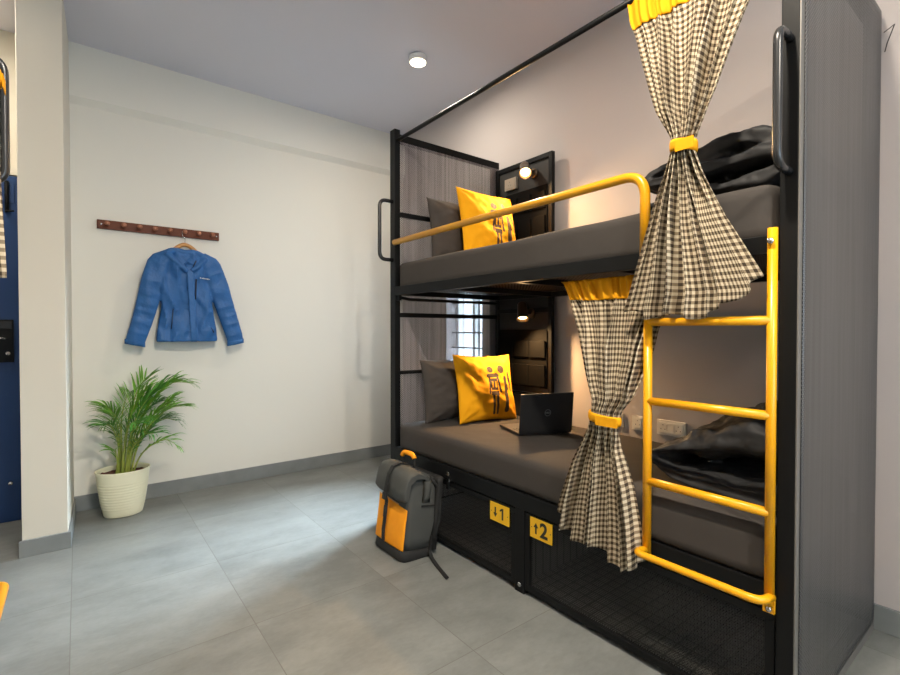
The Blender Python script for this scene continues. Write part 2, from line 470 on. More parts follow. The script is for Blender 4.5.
# side rails and decks
part(MB().box(F, F+.035, YN1, YE0, 1.398, 1.452), 'side_rail')
part(MB().box(BK-.04, BK, YN1, YE0, 1.398, 1.452), 'side_rail')
part(MB().box(F, F+.035, YN1, YE0, .377, .452), 'side_rail')
part(MB().box(BK-.04, BK, YN1, YE0, .377, .452), 'side_rail')
part(MB().box(F+.035, BK-.04, YN1, YE0, 1.428, 1.431), 'perforated_deck', 'perf_deck', bev=0)
part(MB().box(F+.035, BK-.04, YN1, YE0, .440, .445), 'perforated_deck', 'perf_deck', bev=0)
for y in (.52, 1.03, 1.54, 2.05, 2.53):
    part(MB().box(F+.035, BK-.04, y, y+.03, 1.398, 1.428), 'cross_bearer')
part(MB().tube([(F+.03, 2.56, 1.385), (F+.10, 2.56, 1.375), (BK-.04, 2.56, 1.375)], .010, 8).box(F+.012, F+.03, 2.545, 2.575, 1.365, 1.40), 'corner_bracket', bev=.001)
# headboard screen beside the wall
HX = 2.412
hb = MB()
for y0, y1 in ((2.045, 2.075), (2.54, 2.57)): hb.box(HX, HX+.03, y0, y1, .45, 2.335)
for z0, z1 in ((.46, .49), (1.30, 1.33), (1.60, 1.63), (2.305, 2.335), (.74, .76)): hb.box(HX, HX+.03, 2.075, 2.54, z0, z1)
hs = part(hb, 'headboard_screen')
MB().box(HX+.012, HX+.020, 2.075, 2.54, .49, 2.306).build('back_board', M['blk2'], hs)
# guard rail
gp = arc([(F-.006, YE0-.004, 1.725), (F-.006, .905, 1.725), (F-.006, .905, 1.43)], .085, 10)
part(MB().tube(gp, .0172, 16), 'guard_rail', 'yel', bev=0)
# ladder
lad = MB().tube([(F-.0155, .514, .40), (F-.0155, .514, 1.468)], .0128, 16)
ladder = part(lad, 'ladder', 'yel', bev=0)
MB().tube([(F-.0155, .886, .405), (F-.0155, .886, 1.222)], .0145, 16).build('ladder_rail', M['yel'], ladder)
for z in (1.208, .938, .662):
    MB().tube([(F-.0155, .886, z), (F-.0155, .514, z)], .0138, 14).build('rung', M['yel'], ladder)
bp = arc([(F-.0155, .886, .425), (F-.082, .893, .432), (F-.082, .515, .432), (F-.0155, .508, .425)], .055, 8)
MB().tube(bp, .0118, 14).build('bottom_hoop', M['yel'], ladder)
m = MB().box(F-.020, F-.010, .500, .529, .378, .42).box(F-.012, F, .505, .523, .40, .42)
m.lathe([(.001, -.007), (.008, -.006), (.009, 0)], (F-.020, .513, .390), 'X', 6, 1)
m.build('bolt_bracket', [M['yel'], M['chrome']], ladder)
m = MB().lathe([(.001, -.006), (.009, -.005), (.010, 0)], (F-.031, .514, 1.43), 'X', 6)
m.build('bolt', M['chrome'], ladder)
# grab handles
for yc in (.481, 2.603):
    hp = arc([(F, yc, 1.985), (F-.092, yc, 1.985), (F-.092, yc, 1.62), (F, yc, 1.62)], .055, 8)
    part(MB().tube(hp, .0115, 14), 'grab_handle', 'bar', bev=0)
# storage cages
def door(y0, y1, sign_y0, sign_y1, zc0, zc1, digit, up):
    z0, z1 = .022, .371; b = .026; x = F+.004
    m = MB()
    m.box(x, x+.02, y0, y1, z0, z0+b).box(x, x+.02, y0, y1, z1-b, z1).box(x, x+.02, y0, y0+b, z0+b, z1-b).box(x, x+.02, y1-b, y1, z0+b, z1-b)
    d = part(m, 'storage_door', bev=.0015)
    MB().box(x+.008, x+.0095, y0+b, y1-b, z0+b, z1-b).build('mesh_panel', M['perf_door'], d)
    p = MB().box(x-.003, x-.0005, sign_y0, sign_y1, zc0, zc1)
    c = (sign_y0+sign_y1)/2; zc = (zc0+zc1)/2
    # writing reads from the -X side: local right = -Y
    R = Matrix(((0, 0, -1, x-.0034), (-1, 0, 0, c-.016), (0, 1, 0, zc-.002), (0, 0, 0, 1)))
    if digit == '1':
        u0 = c-.020
        for o_ in ([(u0-.006, -.026), (u0-.006, .028), (u0+.004, .028), (u0+.004, -.026)], [(u0+.004, .028), (u0+.004, .017), (u0+.017, .009), (u0+.017, .018)]):
            p.poly([(x-.003, a, zc+b_) for a, b_ in o_], (-.0008, 0, 0), 1)
    else: p.text(digit, .088, R, 1)
    ay = c+.028; h = .024; s_ = 1 if up else -1
    p.poly([(x-.003, ay+.0045, zc-s_*h), (x-.003, ay+.0045, zc+s_*.004), (x-.003, ay+.013, zc+s_*.004), (x-.003, ay, zc+s_*h),
            (x-.003, ay-.013, zc+s_*.004), (x-.003, ay-.0045, zc+s_*.004), (x-.003, ay-.0045, zc-s_*h)], (-.0008, 0, 0), 1)
    for yy in (sign_y0+.009, sign_y1-.009):
        p.lathe([(.0022, -.001), (.0022, 0)], (x-.003, yy, zc), 'X', 8, 1)
    p.build('number_plate', [M['yel2'], M['ink']], d)
door(1.536, 2.570, 1.572, 1.701, .272, .360, '1', False)
door(.506, 1.474, 1.318, 1.442, .276, .364, '2', True)
tray = MB().box(F+.03, BK-.04, YN1, YE0, .045, .048)
part(tray, 'storage_tray', 'perf_tray', bev=0)
for y in (.50, 1.0, 1.49, 2.0, 2.54): part(MB().box(F+.03, BK-.04, y, y+.03, .02, .045), 'tray_bearer')
part(MB().box(F+.04, BK-.04, 1.49, 1.495, .05, .377), 'storage_divider', 'perf_tray', bev=0)
part(MB().box(BK-.03, BK-.026, YN1, YE0, .05, .377), 'storage_back', 'blk2', bev=0)
m = MB().box(F-.012, F, 2.01, 2.03, .372, .425).box(F-.02, F-.012, 2.005, 2.035, .395, .41, 1).box(F-.016, F-.004, 2.012, 2.028, .335, .372, 1)
part(m, 'hasp_latch', [M['chrome'], M['blk']], bev=.001)

# the second bunk bed, facing this one: its far end reaches into the left of the photo
bed2 = copy_tree(bed)
SX, SY = 1.303, 2.43
bed2.rotation_euler = (0, 0, PI); bed2.location = (SX-2.0, SY-1.55, 0)
tag(bed2, 'second bunk bed at the left photo edge, only handle and yellow ladder foot in view', 'bunk bed')

# ------------------------------------------------------------------ mattresses
def mattress(z0, z1, y0, y1, label):
    m = MB(); nx, ny, nz = 34, 80, 8
    x0, x1 = F+.004, 2.385
    def P(a, b, c):
        x = lerp(x0, x1, a); y = lerp(y0, y1, b); z = lerp(z0, z1, c)
        r = .045
        # rounded box projection
        ix = min(max(x, x0+r), x1-r); iy = min(max(y, y0+r), y1-r); iz = min(max(z, z0+.02), z1-.028)
        v = Vector((x-ix, y-iy, z-iz)); 
        if v.length > 1e-6:
            q = Vector((v.x/r, v.y/r, v.z/(.028 if v.z > 0 else .02)))
            mx = max(abs(q.x), abs(q.y), abs(q.z)); q = q*(mx/q.length)
            v = Vector((q.x*r, q.y*r, q.z*(.028 if v.z > 0 else .02)))
        p = Vector((ix, iy, iz)) + v
        n = noise.noise(Vector((x*3, y*2.5, z*4)))*.005 + noise.noise(Vector((x*9, y*5, z*9)))*.0016
        p.z += c*(n + .010*math.sin(PI*b)*math.sin(PI*a) + (.012*sm((1.1-y)/.6)))
        if a == 0: p.x += -.003 + n*.5
        return p
    def grid(fn, na, nb):
        G = [[m.bm.verts.new(fn(i/na, j/nb)) for j in range(nb+1)] for i in range(na+1)]
        for i in range(na):
            for j in range(nb):
                m.bm.faces.new((G[i][j], G[i+1][j], G[i+1][j+1], G[i][j+1])).smooth = True
    grid(lambda a, b: P(a, b, 1), nx, ny); grid(lambda a, b: P(a, b, 0), nx, ny)
    grid(lambda a, b: P(0, a, b), ny, nz); grid(lambda a, b: P(1, a, b), ny, nz)
    grid(lambda a, b: P(a, 0, b), nx, nz); grid(lambda a, b: P(a, 1, b), nx, nz)
    bmesh.ops.remove_doubles(m.bm, verts=m.bm.verts, dist=.0004)
    o = m.build('mattress', M['sheet'])
    return tag(o, label, 'mattress', 'mattresses of the bunk bed')
mattress(.447, .605, .512, 2.55, 'mattress in charcoal sheet on the lower bunk, under the black laptop')
mattress(1.433, 1.598, .512, 2.55, 'mattress in charcoal sheet on the upper bunk, behind the yellow guard rail')

# ------------------------------------------------------------------ cushions
def seg_in(px, py, ax, ay, bx, by, r):
    dx, dy = bx-ax, by-ay; L = dx*dx+dy*dy
    t = max(0, min(1, ((px-ax)*dx+(py-ay)*dy)/L)) if L else 0
    return math.hypot(px-ax-t*dx, py-ay-t*dy) < r
def motif(u, v):
    """printed pair of figures; u right, v up, cushion spans -1..1"""
    u += .13
    if math.hypot((u-.15)/.105, (v-.50)/.10) < 1: return True                 # head
    if seg_in(u, v, .06, .31, .36, .32, .062): return True                    # shoulders
    if seg_in(u, v, .09, .27, .03, -.20, .034) or seg_in(u, v, .36, .28, .42, -.17, .034): return True
    for cx in (.155, .275):                                                   # outlined pockets
        r = max(abs(u-cx)/.06, abs(v-.05)/.17)
        if .50 < r < 1: return True
    if abs(u-.22) < .14 and -.27 < v < -.15: return True
    if seg_in(u, v, .155, -.22, .175, -.80, .042) or seg_in(u, v, .295, -.22, .29, -.80, .042): return True
    if math.hypot((u-.52)/.11, (v-.50)/.13) < 1: return True                  # second figure
    if seg_in(u, v, .645, .22, .62, -.72, .072) or seg_in(u, v, .64, .24, .68, -.1, .06): return True
    if seg_in(u, v, .81, .38, .83, .24, .045) or seg_in(u, v, .82, .22, .89, -.12, .048): return True
    return False
def cushion(name, w, h, T, mats, pos, rot, seed, label, cat, group, print_=False, n=72, pinch=.07):
    m = MB(); N2 = 150 if print_ else n
    def pt(s, t, side):
        x = w/2*s*(1-pinch*(1-t*t)**1.0*abs(s)**2); y = h/2*t*(1-pinch*(1-s*s)*abs(t)**2)
        k = max(0, (1-s**4))*max(0, (1-t**4))
        d = T*k**.55*(.72+.28*(1-s*s)*(1-t*t))
        q = Vector((s*2.2, t*2.2, seed+side*9))
        wr = noise.noise(q)*.012 + noise.noise(q*2.6)*.005
        # creases running in from the corners
        ang = math.atan2(1-abs(t), 1-abs(s)); rad = math.hypot(1-abs(s), 1-abs(t))
        wr += .006*math.sin(ang*9+seed)*math.exp(-rad*2.5)*min(1, k*5)
        return Vector((x, -(d+wr*min(1, k*3)) if side == 0 else d*.8+wr*min(1, k*3), y+h/2))
    R = Matrix.Translation(pos) @ rot
    for side in (0, 1):
        G = [[m.bm.verts.new(R @ pt(-1+2*i/N2, -1+2*j/N2, side)) for j in range(N2+1)] for i in range(N2+1)]
        for i in range(N2):
            for j in range(N2):
                f = m.bm.faces.new((G[i][j], G[i+1][j], G[i+1][j+1], G[i][j+1])); f.smooth = True
                if print_ and side == 0 and motif(-1+2*(i+.5)/N2, -1+2*(j+.5)/N2): f.material_index = 1
    bmesh.ops.remove_doubles(m.bm, verts=m.bm.verts, dist=.0006)
    o = m.build(name, mats, base=pos)
    return tag(o, label, cat, group)
def lean(yaw, back, roll=0):
    return Matrix.Rotation(yaw, 4, 'Z') @ Matrix.Rotation(-back, 4, 'X') @ Matrix.Rotation(roll, 4, 'Y')
YC = [M['cush'], M['print']]
cushion('throw_cushion', .45, .435, .075, YC, (2.047, 2.235, .602), lean(-.09, .24, .03), 1.3,
        'yellow square cushion printed with two brown figures, on the lower bunk', 'cushion', 'yellow printed cushions', True)
cushion('throw_cushion', .445, .47, .075, YC, (2.045, 2.20, 1.60), lean(-.05, .22, .02), 4.1,
        'yellow square cushion printed with two brown figures, on the upper bunk', 'cushion', 'yellow printed cushions', True)
cushion('sleeping_pillow', .60, .40, .085, [M['pil']], (1.985, 2.435, .603), lean(.02, .11, -.02), 7.7,
        'charcoal pillow leaning on the bed end behind the yellow cushion, lower bunk', 'pillow', 'charcoal pillows')
cushion('sleeping_pillow', .60, .42, .085, [M['pil']], (2.03, 2.42, 1.60), lean(.0, .09, -.03), 3.2,
        'charcoal pillow leaning on the bed end behind the yellow cushion, upper bunk', 'pillow', 'charcoal pillows')

# ------------------------------------------------------------------ comforters
def ribbon(path, x0, x1, seed, label, group, zmin):
    P = [Vector(p) for p in path]            # (y, z, thickness)
    def cr(t):
        n = len(P)-1; f = min(t*n, n-1e-6); i = int(f); u = f-i
        a, b, c, d = P[max(i-1, 0)], P[i], P[i+1], P[min(i+2, n)]
        return .5*((2*b)+(c-a)*u+(2*a-5*b+4*c-d)*u*u+(3*b-a-3*c+d)*u**3)
    K = 120; pts = [cr(k/K) for k in range(K+1)]
    m = MB(); NX = 60; rings = []
    for i in range(NX+1):
        a = i/NX
        e = max(0.02, 1-abs(2*a-1)**5)**.5
        ring = []
        for side in (1, -1):
            for k in (range(K+1) if side == 1 else range(K, -1, -1)):
                t = k/K; tg = (pts[min(k+1, K)]-pts[max(k-1, 0)]); tg = Vector((tg.x, tg.y)).normalized(); nrm = Vector((-tg.y, tg.x))
                cap = max(0, 1-abs(2*t-1)**18)**.5
                x = lerp(x0, x1, a)
                q = Vector((x*4+t*3, t*9-x*2, seed+side))
                crease = max(0, 1-2.2*abs(noise.noise(Vector((x*5+t*6, t*7-x*3, seed+side*3)))))**2
                th = pts[k].z*.5*cap*(.35+.65*e)*(1+.30*noise.noise(q)+.14*noise.noise(q*2.3)-.22*crease)
                p = Vector((pts[k].x, pts[k].y))+nrm*side*th
                wob = noise.noise(Vector((x*2.5, t*3, seed+20)))*.012
                xe = .035*noise.noise(Vector((t*5, 0, seed)))*(1-a) - .02*math.sin(PI*t*2)*(1-a)
                ring.append((x+xe, p.x+wob, max(zmin, p.y+wob*.5)))
        rings.append(ring)
    m.loft(rings)
    o = m.build('comforter', M['duv'])
    rm = o.modifiers.new('remesh', 'REMESH'); rm.mode = 'VOXEL'; rm.voxel_size = .006; rm.use_smooth_shade = True
    q = o.modifiers.new('smooth', 'SMOOTH'); q.iterations = 5
    for sz, st in ((.11, .022), (.045, .008)):
        tx = D.textures.new('wrinkle', 'CLOUDS'); tx.noise_scale = sz
        dp = o.modifiers.new('wrinkle', 'DISPLACE'); dp.texture = tx; dp.strength = st; dp.mid_level = .6
    return tag(o, label, 'comforter', group)
ribbon([(.52, .665, .11), (.66, .66, .10), (.80, .668, .085), (.90, .69, .06), (.945, .715, .04), (.915, .745, .055), (.81, .78, .12), (.68, .815, .165), (.54, .83, .19)],
       1.66, 2.34, 2.0, 'folded black comforter on the lower bunk, behind the yellow ladder', 'black comforters', .607)
ribbon([(1.0, 1.635, .05), (.86, 1.645, .085), (.68, 1.645, .09), (.54, 1.655, .08), (.518, 1.70, .06), (.58, 1.725, .075), (.74, 1.725, .09), (.90, 1.715, .07), (.985, 1.722, .045), (.94, 1.755, .06),
        (.82, 1.778, .105), (.69, 1.80, .115), (.595, 1.79, .09), (.558, 1.745, .06), (.595, 1.725, .05), (.64, 1.742, .04)],
       1.66, 2.34, 5.0, 'rolled black comforter on the upper bunk, behind the checked curtain', 'black comforters', 1.60)

# ------------------------------------------------------------------ curtains
def curtain(L, R, bottom, top, header_z, tie_z, tie_t, xc, folds, W, label, seed, topx=None, flip=1, flat=0):
    """L, R: silhouettes as (z, y) lists, z descending; bottom(s) gives hem height; s runs from L to R"""
    NS, NT = 260, 110
    amp_tab = [(top, .012), (header_z, .020), (tie_z+.25, .048), (tie_z+.03, .022), (tie_z-.03, .022), (tie_z-.2, .036), (tie_z-.5, .046), (0, .046)]
    ph = [random.uniform(-.5, .5) for _ in range(20)]
    def P(s, t, band=None):
        zb = bottom(s); z = lerp(top, zb, t)
        zz = z
        yl, yr = interp(L, zz), interp(R, zz)
        # silhouettes of the flare fan out from the tie
        w_ = .5*s + .5*(s + .06*math.sin(2*PI*s*1.5+seed))
        w_ = s + .035*math.sin(2*PI*s*2+seed)*(1-abs(2*s-1))
        y = lerp(yl, yr, w_)
        A = interp(amp_tab, zz)
        phase = 2*PI*folds*s + 1.5*math.sin(2*PI*s*1.7+seed) + .8*math.sin(2*PI*s*3.6+seed*3+zz*1.5) + .4*math.sin(zz*5+s*11+seed)
        am = A*(.6+.4*math.sin(2*PI*s*2.3+seed*2+zz*1.2))*(1-.95*sm((s-.60)/.10)*sm((tie_z-.08-zz)/.15)*flat)
        x = am*math.sin(phase)
        pin = math.exp(-((zz-tie_z)/.10)**2)
        y += .010*math.cos(phase*1.0)*(1-pin)*min(1, abs(yl-yr)/.3)
        # round bundle at the tie
        rb = .026
        x = lerp(x, rb*math.sin(phase)*math.sqrt(max(0, 1-(2*s-1)**2))*1.0, pin)
        if zz > header_z-.03:
            kf = sm((zz-header_z+.03)/.05)
            x = lerp(x, .0055*math.sin(2*PI*folds*3.3*s+2*math.sin(9*s))+.006*math.sin(2*PI*s*7), kf)
        xx = xc if topx is None else lerp(xc, topx, sm((zz-tie_z)/(top-tie_z)))
        return Vector((xx+x*flip, y, z))
    def grid(t0, t1, nt, uvs, frill=0):
        m = MB(); uvl = m.bm.loops.layers.uv.new('UV')
        G = []; H = top-bottom(.5)
        for i in range(NS+1):
            s = i/NS
            G.append([m.bm.verts.new(P(s, lerp(t0, t1, j/nt))+Vector((frill, 0, 0))) for j in range(nt+1)])
        for i in range(NS):
            for j in range(nt):
                f = m.bm.faces.new((G[i][j], G[i+1][j], G[i+1][j+1], G[i][j+1])); f.smooth = True
                for lp, (a, b) in zip(f.loops, ((i, j), (i+1, j), (i+1, j+1), (i, j+1))):
                    s = a/NS; tt = lerp(t0, t1, b/nt)
                    lp[uvl].uv = (s*W, (top-lerp(top, bottom(s), tt)))
        return m
    th = (top-header_z)/(top-bottom(.5))
    root = grid(th*.9, 1, NT, True).build('curtain', M['ging'], base=(xc, (L[0][1]+R[0][1])/2, bottom(.5)))
    so = root.modifiers.new('thickness', 'SOLIDIFY'); so.thickness = .0012
    tag(root, label, 'curtain', 'checked bunk curtains')
    hd = grid(0, th, 14, False, -.003*flip).build('header_band', M['ycloth'], root, label='yellow gathered header band')
    so = hd.modifiers.new('thickness', 'SOLIDIFY'); so.thickness = .0012
    # tieback: band wrapped round the bundle
    yl, yr = interp(L, tie_z), interp(R, tie_z); yc = (yl+yr)/2; hw = abs(yl-yr)/2+.003
    m = MB(); rings = []
    for (dz, k) in ((-tie_t/2, .98), (-tie_t/4, 1.03), (0, 1.04), (tie_t/4, 1.03), (tie_t/2, .98)):
        rings.append([(xc+.036*k*math.cos(a), yc+hw*k*math.sin(a), tie_z+dz+.006*math.sin(a)) for a in [2*PI*q/40 for q in range(40)]])
    m.loft(rings, cap=False)
    # loose end of the band
    m.box(xc-.039, xc-.037, yc-hw*1.2, yc+hw*.2, tie_z-tie_t/2-.005, tie_z+tie_t/2-.006)
    tb = m.build('tieback', M['ycloth'], root, label='yellow tieback')
    so = tb.modifiers.new('thickness', 'SOLIDIFY'); so.thickness = .003
    return root
LU = [(2.375, .985), (2.283, .968), (2.207, .940), (2.063, .893), (1.902, .842), (1.793, .789), (1.755, .786), (1.726, .797), (1.608, .842), (1.451, .893), (1.258, .955), (1.2, .965)]
RU = [(2.375, .505), (2.2, .553), (2.11, .588), (2.017, .618), (1.908, .652), (1.804, .697), (1.773, .710), (1.734, .713), (1.666, .688), (1.518, .621), (1.378, .543), (1.297, .500), (1.2, .488)]
def bot_u(s):
    return 1.245 + .012*math.sin(s*21) - .022*math.sin(PI*min(1, s*1.3)) + .075*sm((s-.62)/.38)
cu = curtain(LU, RU, bot_u, 2.378, 2.245, 1.757, .036, 1.508, 8, 1.0, 'checked curtain with yellow tieback hanging before the upper bunk and its black comforter', .7, topx=F+.018, flat=1)
LL = [(1.385, 1.315), (1.377, 1.300), (1.297, 1.255), (1.181, 1.195), (1.031, 1.135), (.922, 1.088), (.873, 1.088), (.807, 1.104), (.681, 1.168), (.51, 1.226), (.355, 1.262)]
RL = [(1.385, .84), (1.28, .855), (1.181, .885), (1.064, .900), (.94, .930), (.893, .962), (.836, .976), (.759, .969), (.627, .930), (.496, .906), (.39, .894), (.3, .89)]
def bot_l(s):
    return .455 - .085*sm(s/.35) - .02*math.sin(s*9) + .035*sm((s-.8)/.2) - .02*sm((s-.4)/.3)
curtain(LL, RL, bot_l, 1.384, 1.300, .862, .034, 1.508, 7, .95, 'checked curtain with yellow tieback hanging before the lower bunk, beside the laptop', 2.9, topx=F+.060)
c2 = copy_tree(cu)
c2.rotation_euler = (0, 0, PI); l = cu.location
c2.location = (SX-l.x+.018, SY-l.y+.035, l.z+.08)
tag(c2, 'corner of a checked curtain at the left photo edge, in front of the blue door', 'curtain', 'checked bunk curtains')

# ------------------------------------------------------------------ laptop
A = Vector((1.856, 1.794, 0)); B = Vector((2.164, 1.679, 0)); e1 = (B-A).normalized(); e2 = Vector((-e1.y, e1.x, 0))
W_, DP = .318, .262
lp = thing('laptop', (A.x+e1.x*W_/2+e2.x*DP/2, A.y+e1.y*W_/2+e2.y*DP/2, .614), 'open black laptop on the lower bunk beside the yellow cushion', 'laptop')
Mx = Matrix(((e1.x, e2.x, 0, A.x), (e1.y, e2.y, 0, A.y), (0, 0, 1, .616), (0, 0, 0, 1)))
m = MB().box(0, W_, 0, DP, 0, .014, 0, Mx)
m.build('keyboard_base', M['lapt'], lp, bev=.003)
m = MB().box(.015, W_-.015, .02, .125, .014, .0145, 0, Mx)
for r in range(5):
    for c in range(14):
        m.box(.02+c*.0208, .038+c*.0208, .024+r*.02, .041+r*.02, .0145, .016, 1, Mx)
m.build('keyboard', [M['key'], M['lapt']], lp)
MB().box(.11, .21, .145, .215, .014, .0146, 0, Mx).build('touchpad', M['key'], lp)
tilt = Matrix.Translation((0, .004, .012)) @ Matrix.Rotation(.10, 4, 'X')
ML = Mx @ tilt
lid = MB().box(0, W_, -.009, 0, 0, .215, 0, ML).build('lid', M['lapt'], lp, bev=.003)
MB().box(.008, W_-.008, 0, .0008, .015, .207, 0, ML).build('screen', M['blk2'], lid)
m = MB(); ring = []
cx, cz = .163, .108
outer = [(cx+.0185*math.cos(a), cz+.0185*math.sin(a)) for a in [2*PI*k/40 for k in range(40)]]
inner = [(cx+.0160*math.cos(a), cz+.0160*math.sin(a)) for a in [2*PI*k/40 for k in range(40)]]
vo = [m.bm.verts.new(ML @ Vector((x, -.0096, z))) for x, z in outer]; vi = [m.bm.verts.new(ML @ Vector((x, -.0096, z))) for x, z in inner]
for k in range(40): m.bm.faces.new((vo[k], vo[(k+1)%40], vi[(k+1)%40], vi[k]))
m.text('DELL', .0125, ML @ Matrix.Translation((cx, -.0096, cz)) @ Matrix.Rotation(PI/2, 4, 'X'), 0, .0003)
m.build('lid_logo', M['logo'], lid, label='silver ring logo')

# ------------------------------------------------------------------ backpack
bk = thing('backpack', (1.39, 2.19, 0), 'dark grey roll top backpack with orange front pocket, on the floor by the bed post', 'backpack')
LB = Matrix.Translation((1.285, 0, 0)) @ Matrix.Rotation(.13, 4, 'Y') @ Matrix.Translation((-1.285, 0, 0))
def rr_ring(x0, x1, y0, y1, z, r=.04, n=8, amp=0, seed=0):
    out = []
    for (cx, cy, a0) in ((x1-r, y1-r, 0), (x0+r, y1-r, PI/2), (x0+r, y0+r, PI), (x1-r, y0+r, 1.5*PI)):
        for k in range(n):
            a = a0+PI/2*k/(n-1); p = Vector((cx+r*math.cos(a), cy+r*math.sin(a), z))
            p.x += amp*noise.noise(Vector((p.x*14, p.y*14, z*9+seed))); p.y += amp*noise.noise(Vector((p.x*14+7, p.y*14, z*9+seed)))
            out.append(LB @ p)
    return out
Y0, Y1 = 2.045, 2.325
rings = []
for z, dx, dy in ((.058, 0, 0), (.12, .004, .002), (.2, .008, .004), (.28, .006, 0), (.34, 0, -.006), (.39, -.006, -.012), (.415, -.014, -.02), (.425, -.03, -.03)):
    rings.append(rr_ring(1.285-dx*.6, 1.462+dx*.7, Y0-dy, Y1+dy, z, .035, 8, .006, 3))
MB().loft(rings).build('main_bag', M['bag'], bk)
rings = [rr_ring(1.276, 1.462, Y0, Y1, .006, .03, 8), rr_ring(1.270, 1.468, Y0-.006, Y1+.006, .02, .035, 8), rr_ring(1.272, 1.468, Y0-.004, Y1+.004, .062, .035, 8)]
MB().loft(rings).build('base', M['bagk'], bk)
# orange pocket
m = MB(); G = []
for i in range(25):
    row = []
    for j in range(25):
        s, t = i/24, j/24
        y = lerp(Y1+.002, Y0+.004, s); z = lerp(.062, .285 - .02*s, t)
        x = 1.279-.014*math.sin(PI*s)**.4*math.sin(PI*min(1, t+.12))**.3+.002*noise.noise(Vector((y*20, z*20, 0)))
        row.append(m.bm.verts.new(LB @ Vector((x, y, z))))
    G.append(row)
for i in range(24):
    for j in range(24): m.bm.faces.new((G[i][j], G[i+1][j], G[i+1][j+1], G[i][j+1])).smooth = True
o = m.build('front_pocket', M['bago'], bk); so = o.modifiers.new('t', 'SOLIDIFY'); so.thickness = .004; so.offset = 0
# zipper line on top of the pocket
pts = [LB @ Vector((1.268, lerp(Y1-.01, Y0+.07, k/8), .292-.012*k/8)) for k in range(9)]
MB().tube(pts, .0028, 6).build('zip', M['hang'], bk)
# roll-top flap folded down over the front
m = MB(); NY = 22; rings = []
prof = [(1.40, .43), (1.36, .462), (1.31, .468), (1.268, .452), (1.25, .42), (1.243, .37), (1.240, .325), (1.252, .313), (1.262, .33), (1.268, .37), (1.275, .41), (1.31, .44), (1.36, .44), (1.395, .42)]
for i in range(NY+1):
    s = i/NY; y = lerp(Y1+.012, Y0-.012, s); e = 1-.10*(abs(2*s-1)**8)
    rings.append([LB @ Vector((lerp(1.32, x, e)+.005*noise.noise(Vector((y*16, z*12, 1))), y, lerp(.4, z, e)+.004*noise.noise(Vector((y*12, x*20, 4)))-.018*s+.006)) for x, z in prof])
m.loft(rings); m.build('roll_top_flap', M['bag'], bk)
# strap with buckle down the front
yc = 2.20
pa = [(1.355, yc, .468), (1.30, yc, .474), (1.262, yc, .46), (1.241, yc, .42), (1.233, yc, .36), (1.232, yc+.004, .315), (1.250, yc+.008, .28), (1.253, yc+.012, .20), (1.255, yc+.018, .12), (1.262, yc+.02, .066)]
m = MB(); a_ = []; 
for x, y, z in pa:
    p = LB @ Vector((x, y, z)); a_.append((p + Vector((0, .014, 0)), p + Vector((0, -.014, 0))))
for (p, q), (r, s) in zip(a_, a_[1:]):
    m.bm.faces.new([m.bm.verts.new(v) for v in (p, q, s, r)])
bmesh.ops.remove_doubles(m.bm, verts=m.bm.verts, dist=.0001)
o = m.build('front_strap', M['bagk'], bk); so = o.modifiers.new('t', 'SOLIDIFY'); so.thickness = .004; so.offset = 0
MB().box(1.226, 1.236, yc-.012, yc+.022, .285, .322, 0, LB).build('buckle', M['bagk'], bk, bev=.002)
MB().box(1.246, 1.256, yc+.000, yc+.024, .19, .25, 0, LB).build('strap_slider', M['bagk'], bk, bev=.002)
# carry handle
hp = arc([LB @ Vector(p) for p in ((1.39, 2.305, .40), (1.375, 2.30, .515), (1.39, 2.195, .515), (1.395, 2.18, .40))], .04, 8)
h = MB().tube(hp, .0075, 10).build('carry_handle', M['bagk'], bk)
n = len(hp)
MB().tube(hp[3:n-3], .0135, 12).build('handle_sleeve', M['bago'], h, label='orange handle sleeve')
MB().loft([rr_ring(1.448, 1.486, Y0-.012, Y1+.012, z, .016, 8) for z in (.05, .2, .40, .425)]).build('back_panel', M['bagk'], bk)
# shoulder straps on the back
for yy in (2.075, 2.27):
    pp = arc([LB @ Vector(p) for p in ((1.415, yy, .42), (1.475, yy-.01, .36), (1.492, yy-.02, .22), (1.46, yy-.01, .07))], .09, 8)
    MB().tube(pp, .030, 12, flat=.4).build('shoulder_strap', M['bagk'], bk)
pp = arc([(1.468, 2.045, .10), (1.44, 2.03, .03), (1.43, 2.0, .008), (1.40, 1.90, .006), (1.372, 1.79, .006)], .05, 6)
m = MB(); prev = None
for p in pp:
    q = (m.bm.verts.new(p + Vector((.011, .003, 0))), m.bm.verts.new(p - Vector((.011, .003, 0))))
    if prev: m.bm.faces.new((prev[0], q[0], q[1], prev[1]))
    prev = q
o = m.build('loose_strap_end', M['bagk'], bk); so = o.modifiers.new('t', 'SOLIDIFY'); so.thickness = .003; so.offset = 0
m = MB().box(1.36, 1.44, Y0-.010, Y0-.004, .28, .286, 0, LB); m.build('side_zip', M['bagk'], bk)
# side compression gusset
m = MB(); m.loft([[LB @ Vector(p) for p in ((1.36, Y0-.004, z), (1.375, Y0-.02*k, z), (1.395, Y0-.022*k, z), (1.41, Y0-.004, z))] for z, k in ((.30, .2), (.33, .8), (.37, 1), (.40, .8), (.415, .3))])
m.build('side_gusset', M['bag'], bk)

